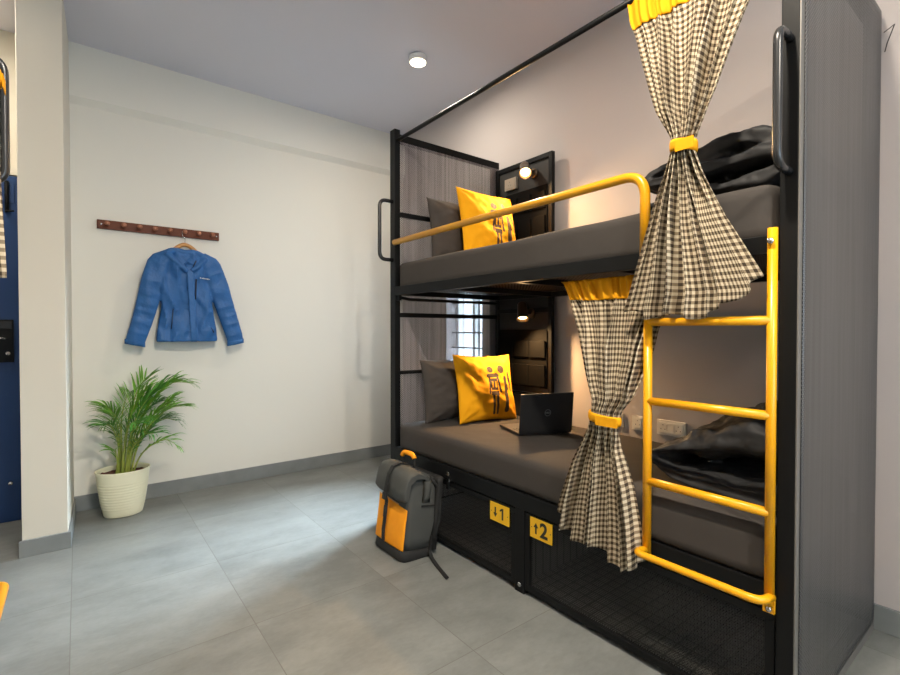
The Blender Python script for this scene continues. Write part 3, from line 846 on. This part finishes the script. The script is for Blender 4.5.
# ------------------------------------------------------------------ coat rack, hanger, jacket
rk = thing('coat_rack', (.475, 3.945, 1.853), 'long dark wooden peg rail on the cream wall above the blue jacket', 'coat rack')
m = MB().box(.105, .846, 3.928, 3.95, 1.854, 1.913); m.build('rail', M['wood'], rk, bev=.002)
PX = [.159+.0905*k for k in range(8)]
for x in PX:
    MB().lathe([(.0075, 0), (.0075, -.032), (.013, -.04), (.0155, -.048), (.0145, -.055), (.004, -.058)], (x, 3.928, 1.885), 'Y', 16).build('peg', M['peg'], rk)
for x in (.128, .828):
    MB().lathe([(.001, -.002), (.006, -.0015), (.0065, 0)], (x, 3.928, 1.884), 'Y', 12).build('screw', M['chrome'], rk)
HXc = PX[5]; HY = 3.888
hg = thing('coat_hanger', (HXc, HY, 1.72), 'light wooden coat hanger with wire hook on a peg, inside the blue jacket', 'hanger')
hk = arc([(HXc, HY, 1.805), (HXc, HY, 1.84), (HXc-.014, HY, 1.852), (HXc-.018, HY, 1.875), (HXc-.010, HY, 1.897), (HXc+.008, HY, 1.899), (HXc+.016, HY, 1.887)], .014, 5)
MB().tube(hk, .0018, 8).build('wire_hook', M['chrome'], hg)
hpts = [(HXc-.15, HY, 1.66), (HXc-.11, HY, 1.70), (HXc-.055, HY, 1.768), (HXc, HY, 1.800), (HXc+.055, HY, 1.768), (HXc+.11, HY, 1.70), (HXc+.15, HY, 1.66)]
MB().tube(arc(hpts, .05, 5), .016, 12, flat=.9).build('wooden_arms', M['hang'], hg)

JY = 3.872
m = MB()
def ell(cx, cy, z, a, b, n=40, tiltx=0, wr=0, seed=0):
    out = []
    for k in range(n):
        t = 2*PI*k/n; ct, st = math.cos(t), math.sin(t)
        x = a*math.copysign(abs(ct)**.8, ct); y = b*math.copysign(abs(st)**.8, st)
        fold = 1-abs(noise.noise(Vector((x*13+z*3, z*3.5-x*4, seed+9))))*2; fold = max(0, fold)**3
        w = wr*(noise.noise(Vector((x*11, z*5, seed)))+.6*noise.noise(Vector((x*26, z*10, seed+4))))
        out.append((cx+x, cy+y+(w*1.3-fold*wr*.9)*(1 if st < 0 else .3), z+tiltx*x))
    return out
tor = [(1.100, .622, .190, .035), (1.115, .622, .195, .040), (1.18, .622, .190, .046), (1.28, .622, .172, .045), (1.36, .620, .160, .046),
       (1.46, .612, .168, .048), (1.56, .606, .182, .048), (1.64, .604, .182, .044), (1.69, .604, .165, .038), (1.72, .604, .12, .034), (1.735, .604, .07, .032)]
R = []
for i in range(len(tor)-1):
    for k in range(5):
        t = k/5; q = [lerp(a, b, t) for a, b in zip(tor[i], tor[i+1])]
        R.append(ell(q[1], JY, q[0], q[2], q[3], 56, 0, .016, 2))
q = tor[-1]; R.append(ell(q[1], JY, q[0], q[2], q[3], 56, 0, .012, 2))
m.loft(R)
def sleeve(pts, seed):
    K = 40; rings = []
    n = len(pts)-1
    for k in range(K+1):
        f = min(k/K*n, n-1e-6); i = int(f); u = f-i
        a, b = pts[i], pts[i+1]
        x, z, w, d = [lerp(a[j], b[j], u) for j in range(4)]
        dx, dz = b[0]-a[0], b[1]-a[1]; L = math.hypot(dx, dz); nx, nz = -dz/L, dx/L
        ring = []
        for q in range(32):
            t = 2*PI*q/32; c_, s_ = math.cos(t), math.sin(t)
            wr = .013*noise.noise(Vector((x*9+c_, z*5, seed)))-.012*max(0, 1-2*abs(noise.noise(Vector((x*9+z*8, z*6-x*7, seed+5)))))**3+.003*math.sin(k*.9+c_*2)*noise.noise(Vector((k*.3, q*.1, seed)))
            ring.append((x+nx*w*c_, JY-.004+d*s_+wr*(1 if s_ < 0 else 0), z+nz*w*c_))
        rings.append(ring)
    m.loft(rings)
sleeve([(.52, 1.70, .055, .035), (.455, 1.645, .078, .042), (.415, 1.53, .073, .040), (.385, 1.40, .067, .038), (.348, 1.25, .062, .035), (.315, 1.14, .058, .032), (.302, 1.092, .056, .030)], 3)
sleeve([(.70, 1.70, .055, .035), (.765, 1.645, .078, .042), (.815, 1.53, .073, .040), (.855, 1.40, .067, .038), (.900, 1.25, .062, .035), (.933, 1.14, .058, .032), (.944, 1.088, .056, .030)], 8)
# hood lying folded: collar roll and drooping lobes
def lobe(pts, rad, fl=.8): m.tube(arc(pts, .06, 6), rad, 14, flat=fl)
lobe([(.475, JY-.005, 1.70), (.505, JY-.02, 1.733), (.55, JY-.026, 1.742), (.605, JY-.03, 1.728), (.66, JY-.026, 1.738), (.71, JY-.02, 1.722), (.745, JY-.005, 1.685)], .026)
lobe([(.49, JY-.03, 1.715), (.53, JY-.045, 1.675), (.58, JY-.05, 1.63), (.615, JY-.05, 1.60)], .026)
lobe([(.735, JY-.03, 1.70), (.70, JY-.045, 1.66), (.665, JY-.05, 1.62), (.635, JY-.05, 1.605)], .024)
lobe([(.55, JY-.01, 1.74), (.575, JY-.03, 1.69), (.605, JY-.035, 1.65)], .034)
lobe([(.66, JY-.01, 1.735), (.645, JY-.03, 1.69), (.63, JY-.035, 1.65)], .034)
jk = m.build('jacket', M['jack'], base=(.62, JY, 1.08))
rm = jk.modifiers.new('remesh', 'REMESH'); rm.mode = 'VOXEL'; rm.voxel_size = .0045; rm.use_smooth_shade = True
sm_ = jk.modifiers.new('smooth', 'SMOOTH'); sm_.iterations = 2
tag(jk, 'blue hooded rain jacket hanging from the wooden peg rail', 'jacket')
fy = JY-.056
m = MB(); G = []
for j in range(41):
    z = lerp(1.64, 1.10, j/40); x = lerp(.628, .655, j/40); yy = JY-interp([(a[0], a[3]) for a in tor][::-1], z)-.012
    G.append([m.bm.verts.new((x+dx, yy+.002*noise.noise(Vector((z*20, dx*30, 0))), z)) for dx in (-.022, -.011, 0, .011, .020)])
for j in range(40):
    for i in range(4): m.bm.faces.new((G[j][i], G[j+1][i], G[j+1][i+1], G[j][i+1])).smooth = True
o = m.build('zip_placket', M['jack'], jk); so = o.modifiers.new('t', 'SOLIDIFY'); so.thickness = .004
def yfront(x, z):
    a = interp([(q[0], q[2]) for q in tor][::-1], z); b = interp([(q[0], q[3]) for q in tor][::-1], z); c = interp([(q[0], q[1]) for q in tor][::-1], z)
    k = min(.98, abs(x-c)/a); return JY-b*(1-k**2.5)**.4-.010
MB().tube([(.669, yfront(.669, 1.545), 1.545), (.668, yfront(.668, 1.50), 1.50), (.665, yfront(.665, 1.44), 1.44), (.664, yfront(.664, 1.40), 1.40)], .005, 8).build('chest_zip', M['jack2'], jk)
MB().tube([(.525, yfront(.525, 1.33), 1.33), (.520, yfront(.520, 1.26), 1.26), (.513, yfront(.513, 1.19), 1.19)], .003, 8).build('pocket_zip', M['jack2'], jk)
MB().tube([(.765, yfront(.765, 1.20)-.002, 1.20), (.785, yfront(.785, 1.165)-.002, 1.165)], .004, 8).build('hem_cord', M['jack2'], jk)
m = MB()
for k, (x, h) in enumerate(((.695, .010), (.706, .007), (.715, .010), (.724, .007), (.733, .007), (.743, .010), (.752, .007))):
    m.box(x, x+.006, yfront(x, 1.55)-.004, yfront(x, 1.55)+.004, 1.552-.0008*k, 1.552-.0008*k+h*.7)
m.build('chest_mark', M['sock'], jk)
MB().tube([(.645, yfront(.645, 1.60)-.004, 1.62), (.668, yfront(.668, 1.65)-.022, 1.675)], .004, 8).build('hood_toggle', M['jack2'], jk)
for (x0, z0, x1, z1) in ((.248, 1.105, .36, 1.078), (.888, 1.076, .998, 1.10)):
    m = MB(); rings = []
    for dz in (-.014, .018):
        rg = []
        for q in range(24):
            t = 2*PI*q/24; cx = (x0+x1)/2; cz = (z0+z1)/2
            rg.append((cx+.059*math.cos(t), JY-.004+.034*math.sin(t), cz+dz+(z1-z0)/2*math.cos(t)))
        rings.append(rg)
    m.loft(rings, cap=False); o = m.build('cuff', M['jack'], jk); so = o.modifiers.new('t', 'SOLIDIFY'); so.thickness = .003

# ------------------------------------------------------------------ potted palm
PXc, PYc = .222, 3.725
pl = thing('potted_palm', (PXc, PYc, 0), 'leafy green palm in a ribbed cream pot, on the floor beside the pier', 'potted plant')
prof = [(.100, .001)]
for k in range(60):
    t = k/59; z = .004+t*.268; r = lerp(.104, .146, t**.75)
    if .12 < t < .80: r += .0022*math.cos(2*PI*z/.0178)
    prof.append((r, z))
prof += [(.147, .280), (.150, .288), (.148, .292), (.143, .290), (.140, .27), (.135, .235), (.001, .235)]
MB().lathe(prof, (PXc, PYc, 0), 'Z', 64, sy=.85).build('pot', M['pot'], pl)
m = MB(); rings = []
for i in range(10):
    r = .134*i/9+.001
    rings.append([(PXc+r*math.cos(2*PI*k/40), PYc+.85*r*math.sin(2*PI*k/40), .262+.012*noise.noise(Vector((r*30*math.cos(2*PI*k/40), r*30*math.sin(2*PI*k/40), 0)))) for k in range(40)])
m.loft(rings, cap=True); m.build('soil', M['soil'], pl)
def frond(sx, sy, pts, n, ll, mat, droop, seed):
    rnd = random.Random(seed)
    pts = [(PXc+(p[0]-PXc)*(.62 if p[0] < PXc else 1.0), p[1], p[2]*.985) for p in pts]
    P = [Vector((PXc+sx, PYc+sy, .25))]+[Vector(p) for p in pts]
    def cr(t):
        nn = len(P)-1; f = min(t*nn, nn-1e-6); i = int(f); u = f-i
        a, b, c, d = P[max(i-1, 0)], P[i], P[i+1], P[min(i+2, nn)]
        return .5*((2*b)+(c-a)*u+(2*a-5*b+4*c-d)*u*u+(3*b-a-3*c+d)*u**3)
    C = [cr(k/24) for k in range(25)]
    m = MB().tube(C, [lerp(.0065, .0012, k/24) for k in range(25)], 7, mi=1)
    n = int(n*1.2)
    for k in range(n):
        t = lerp(.27, .99, (k/(n-1))**.9); p = cr(t); tg = (cr(min(1, t+.02))-cr(t-.02)).normalized()
        L = 1.25*ll*(.55+.6*math.sin(PI*min(1, (t-.34)/.72)))*rnd.uniform(.85, 1.1)
        side0 = tg.cross(Vector((0, 0, 1)))
        if side0.length < .2: side0 = Vector((1, 0, 0))
        side0.normalize()
        for sd in (1, -1):
            d = (tg*.95+side0*sd*.80+Vector((rnd.uniform(-.22, .22), rnd.uniform(-.2, .2), rnd.uniform(-.1, .40)))).normalized()
            w = .0046*rnd.uniform(.8, 1.2); q = p.copy(); prev = None; st = 7
            for j in range(st+1):
                u = j/st
                ww = w*math.sin(PI*min(1, u*.92+.06))**.6
                nv = d.cross(Vector((0, 0, 1))); nv = nv.normalized() if nv.length > .1 else side0
                nv = (nv+Vector((0, 0, .5*sd))).normalized()
                if q.y > 3.935: q.y = 3.935
                a = m.bm.verts.new(q+nv*ww); b = m.bm.verts.new(q-nv*ww)
                if prev: m.bm.faces.new((prev[0], a, b, prev[1])).smooth = True
                prev = (a, b)
                q = q+d*(L/st); d = (d+Vector((0, 0, -droop*u*.42))).normalized()
    m.build('frond', [mat, M['stem']], pl)
x, y = PXc, PYc
FR = [  # right-hand sprays
 ((.03, .01), [(x+.06, y-.02, .50), (x+.14, y-.04, .70), (x+.26, y-.06, .835), (x+.36, y-.08, .84)], 17, .13, 'leaf', .9),
 ((.02, .02), [(x+.05, y, .50), (x+.11, y+.02, .68), (x+.20, y+.04, .80), (x+.29, y+.04, .85)], 16, .12, 'leaf2', .8),
 ((.04, -.01), [(x+.08, y-.05, .46), (x+.16, y-.09, .60), (x+.25, y-.12, .68), (x+.33, y-.14, .69)], 16, .12, 'leaf', .9),
 ((.04, .0), [(x+.08, y+.01, .42), (x+.15, y+.02, .53), (x+.23, y+.03, .59), (x+.30, y+.03, .57)], 15, .12, 'leaf2', 1.1),
 ((.05, -.02), [(x+.09, y-.07, .38), (x+.15, y-.11, .45), (x+.22, y-.15, .48), (x+.28, y-.17, .44)], 10, .10, 'leaf', 1.1),
 # upright
 ((.0, .0), [(x+.02, y, .50), (x+.05, y+.02, .68), (x+.09, y+.05, .80), (x+.13, y+.07, .87)], 15, .12, 'leaf', .4),
 ((.01, -.03), [(x+.03, y-.06, .48), (x+.07, y-.08, .64), (x+.12, y-.10, .74), (x+.18, y-.11, .80)], 15, .12, 'leaf2', .6),
 ((-.01, .02), [(x-.01, y+.04, .48), (x, y+.07, .62), (x+.02, y+.10, .72), (x+.04, y+.12, .77)], 14, .11, 'leaf', .5),
 # left
 ((-.02, .0), [(x-.03, y-.01, .46), (x-.05, y-.02, .60), (x-.09, y-.03, .68), (x-.14, y-.04, .71)], 14, .11, 'leaf', .9),
 ((-.03, -.01), [(x-.04, y-.04, .44), (x-.07, y-.07, .54), (x-.11, y-.10, .60), (x-.16, y-.12, .61)], 14, .10, 'leaf2', 1.0),
 ((-.03, .02), [(x-.03, y+.04, .42), (x-.05, y+.07, .54), (x-.08, y+.10, .63), (x-.12, y+.12, .66)], 13, .10, 'leaf', .9),
 ((-.01, -.03), [(x, y-.08, .42), (x+.01, y-.12, .54), (x+.03, y-.17, .61), (x+.05, y-.21, .62)], 14, .11, 'leaf2', .9),
 ((.02, .03), [(x+.04, y+.06, .44), (x+.09, y+.10, .57), (x+.15, y+.13, .66), (x+.22, y+.15, .70)], 14, .11, 'leaf2', .9),
 ((.01, .01), [(x+.04, y-.04, .42), (x+.10, y-.07, .56), (x+.18, y-.09, .66), (x+.27, y-.11, .75)], 15, .12, 'leaf', .8),
 ((.03, .02), [(x+.06, y+.03, .40), (x+.12, y+.05, .50), (x+.19, y+.08, .60), (x+.27, y+.09, .68)], 15, .11, 'leaf', .9),
 ((-.01, .0), [(x-.01, y-.02, .42), (x-.02, y-.04, .54), (x-.04, y-.07, .62), (x-.07, y-.10, .67)], 13, .11, 'leaf', .8),
 ((.02, -.02), [(x+.03, y-.05, .38), (x+.06, y-.10, .47), (x+.10, y-.15, .53), (x+.15, y-.20, .54)], 13, .11, 'leaf2', 1.0),
 ((.0, .01), [(x+.01, y+.01, .46), (x+.03, y, .60), (x+.07, y-.02, .72), (x+.12, y-.04, .80)], 14, .12, 'leaf', .7),
 ((-.04, -.02), [(x-.05, y-.04, .34), (x-.06, y-.05, .39), (x-.07, y-.06, .43), (x-.09, y-.07, .44)], 6, .07, 'leaf', .9),
]
for i, (b, p, n, L, mm, dr_) in enumerate(FR): frond(b[0], b[1], p, n, L, M[mm], dr_, i)

# ------------------------------------------------------------------ lamps
def reading_lamp(z, label, aim, mount):
    base = Vector((HX, mount, z+.04))
    t = thing('reading_lamp', base, label, 'lamp', 'bronze reading lamps')
    MB().lathe([(.001, -.012), (.032, -.012), (.034, -.008), (.034, .004)], base, 'X', 24).build('mount', M['lamphead'], t)
    hd = base+Vector((-.085, .0, .01)); aim = Vector(aim).normalized()
    MB().tube([base+Vector((-.01, 0, 0)), hd+Vector((.005, 0, .0))], .008, 10).build('arm', M['lamphead'], t)
    q = aim.to_track_quat('Z', 'Y').to_matrix().to_4x4()
    prof = [(.004, -.065), (.026, -.062), (.032, -.052), (.033, -.03), (.036, .052), (.041, .060), (.0385, .060), (.032, .035), (.029, .016), (.001, .016)]
    MB().lathe(prof, hd, 'Z', 28, mat=q).build('lamp_head', M['lamphead'], t)
    MB().lathe([(.001, .052), (.016, .050), (.028, .044), (.031, .034), (.001, .028)], hd, 'Z', 24, mat=q).build('bulb', M['bulb'], t)
    L = D.lights.new('reading_lamp_light', 'SPOT'); L.energy = 48; L.color = (1, .60, .27); L.spot_size = math.radians(150); L.spot_blend = .9; L.shadow_soft_size = .02
    o = D.objects.new('reading_lamp_light', L); COL.objects.link(o); o.location = hd+aim*.066
    o.rotation_euler = aim.to_track_quat('-Z', 'Y').to_euler()
    return o
reading_lamp(2.185, 'bronze spot lamp glowing on the black screen above the upper bunk', (-.45, -.50, -.62), 2.20)
reading_lamp(1.255, 'bronze spot lamp glowing on the black screen above the lower bunk', (-.30, -.33, -.85), 2.22)

def ceiling_lamp(x, y, first=None):
    pass
cl = thing('ceiling_light', (1.82, 2.70, 2.955), 'round glowing ceiling light above the far end of the bunk bed', 'ceiling light')
MB().lathe([(.001, ZC), (.055, ZC), (.060, ZC-.004), (.060, ZC-.034), (.052, ZC-.040), (.001, ZC-.040)], (1.82, 2.70, 0), 'Z', 40).build('housing', M['white'], cl)
MB().lathe([(.001, ZC-.052), (.040, ZC-.050), (.052, ZC-.043), (.052, ZC-.039), (.001, ZC-.038)], (1.82, 2.70, 0), 'Z', 40).build('diffuser', M['lampface'], cl)
def disc(x, y, z, power, size, col=(1, .88, .72)):
    L = D.lights.new('ceiling_or_fill_glow', 'AREA'); L.shape = 'DISK'; L.size = size; L.energy = power; L.color = col
    o = D.objects.new('ceiling_or_fill_glow', L); COL.objects.link(o); o.location = (x, y, z); return o
disc(1.82, 2.70, ZC-.056, 9, .11)
for (x, y, lab) in ((.65, .55, 'round unseen ceiling light added for fill, above the camera between the two bunk beds'), (.65, -1.2, 'round unseen ceiling light added for fill, behind the camera near the added window'), (-.7, 3.3, 'round unseen ceiling light added for fill, in front of the blue door')):
    c = copy_tree(cl); c.location = (x, y, 2.955); tag(c, lab, 'ceiling light')  # unseen lamps added to fill the room with warm light
    disc(x, y, ZC-.056, 46 if y < 3 else 12, .11)

# ------------------------------------------------------------------ sockets, organizers, wire hook
def plate(y0, y1, z0, z1, label, n=1):
    m = MB().box(XW-.009, XW, y0, y1, z0, z1); m.box(XW-.011, XW-.009, y0+.010, y1-.010, z0+.010, z1-.010)
    w = (y1-y0-.03)/n
    for k in range(n):
        a = y0+.015+k*w
        m.box(XW-.013, XW-.011, a+.003, a+w-.003, z0+.014, z1-.014, 0)
        c = a+w/2; zc = (z0+z1)/2
        if k % 2 == 0:
            for dy, dz in ((0, .014), (-.011, -.008), (.011, -.008)): m.lathe([(.0028, -.0006), (.0028, 0)], (XW-.013, c+dy, zc+dz), 'X', 8, 1)
    o = m.build('wall_socket', [M['sock'], M['slot']], bev=.001)
    return tag(o, label, 'socket', 'ivory sockets along the bed wall')
plate(1.57, 1.73, .62, .70, 'ivory wall socket plate beside the yellow tieback of the lower curtain', 2)
plate(1.44, 1.515, .62, .70, 'small ivory wall socket plate between the lower curtain and the ladder', 1)
plate(1.21, 1.365, .62, .70, 'wide ivory wall socket plate behind the ladder and the black comforter', 3)
m = MB().box(HX-.006, HX+.012, 2.36, 2.47, 2.165, 2.245)
m.box(HX-.008, HX-.006, 2.37, 2.46, 2.175, 2.235)
for dy, dz in ((0, .014), (-.011, -.008), (.011, -.008)): m.lathe([(.003, -.0006), (.003, 0)], (HX-.008, 2.42+dy, 2.205+dz), 'X', 8, 1)
tag(m.build('wall_socket', [M['sockd'], M['slot']], bev=.001), 'taupe socket plate beside the upper reading lamp', 'socket')
def organizer(z0, z1, y0, y1, label):
    t = thing('hanging_organizer', (HX-.01, (y0+y1)/2, z0), label, 'organizer', 'black pocket organizers')
    MB().box(HX-.006, HX-.001, y0, y1, z0, z1).build('backing', M['org'], t, bev=.001)
    w = (y1-y0)/3
    for k in range(3):
        a = y0+k*w
        for (za, zb) in ((z0+.01, z0+.15), (z0+.20, z0+.31)):
            if zb > z1: continue
            m = MB(); m.poly([(HX-.006, a+.006, za), (HX-.014, a+.012, za), (HX-.018, a+.012, zb), (HX-.006, a+.006, zb)], (0, w-.016, 0))
            m.build('pocket', M['org'], t, bev=.002)
organizer(.80, 1.185, 2.078, 2.52, 'black pocket organizer on the screen behind the lower yellow cushion')
organizer(1.78, 2.13, 2.082, 2.46, 'black pocket organizer under the upper reading lamp')
pp = arc([(XW, .452, 2.335), (XW-.03, .40, 2.33), (XW-.03, .375, 2.31), (XW, .40, 2.26)], .02, 5)
tag(MB().tube([(XW-.001, .455, 2.338), (XW-.03, .43, 2.335), (XW-.055, .415, 2.33), (XW-.03, .44, 2.28), (XW-.001, .452, 2.262)], .0018, 6).build('wire_hook', M['bar']), 'thin wire hook on the wall behind the rear corner of the bunk bed', 'hook')

# ------------------------------------------------------------------ daylight and camera
W = D.worlds.new('sky'); SC.world = W; W.use_nodes = True
bg = W.node_tree.nodes['Background']; bg.inputs[0].default_value = (.72, .86, 1, 1); bg.inputs[1].default_value = 4.6
def portal(loc, rot, sx, sy):
    L = D.lights.new('daylight_portal', 'AREA'); L.shape = 'RECTANGLE'; L.size = sx; L.size_y = sy; L.cycles.is_portal = True
    o = D.objects.new('daylight_portal', L); COL.objects.link(o); o.location = loc; o.rotation_euler = rot
portal((XW+.19, (WY0+WY1)/2, (WZ0+WZ1)/2), (0, PI/2, 0), WZ1-WZ0, WY1-WY0)
portal(((FX0+FX1)/2, YF-.19, (FZ0+FZ1)/2), (PI/2, 0, 0), FX1-FX0, FZ1-FZ0)
sun = D.lights.new('hazy_sky_light', 'AREA'); sun.shape = 'RECTANGLE'; sun.size = 1.5; sun.size_y = 1.8; sun.energy = 2300; sun.color = (.74, .87, 1)
so_ = D.objects.new('hazy_sky_light', sun); COL.objects.link(so_); so_.location = (XW+1.9, 3.55, 2.75)
so_.rotation_euler = (Vector((.7, 2.9, .2))-so_.location).to_track_quat('-Z', 'Y').to_euler()

cam = D.cameras.new('camera'); co = D.objects.new('camera', cam); COL.objects.link(co); SC.camera = co
co.location = (0, 0, 1.18); cam.sensor_width = 36; cam.lens = 480/900*36
co.rotation_euler = (math.radians(90-.85), 0, -math.atan((450-78)/480)); cam.clip_start = .02
SC.view_settings.view_transform = 'Standard'; SC.view_settings.look = 'None'; SC.view_settings.gamma = 1; SC.view_settings.exposure = .75
SC.cycles.max_bounces = 10; SC.cycles.diffuse_bounces = 5; SC.cycles.transparent_max_bounces = 16; SC.cycles.sample_clamp_indirect = 6
SC.cycles.caustics_reflective = False; SC.cycles.caustics_refractive = False
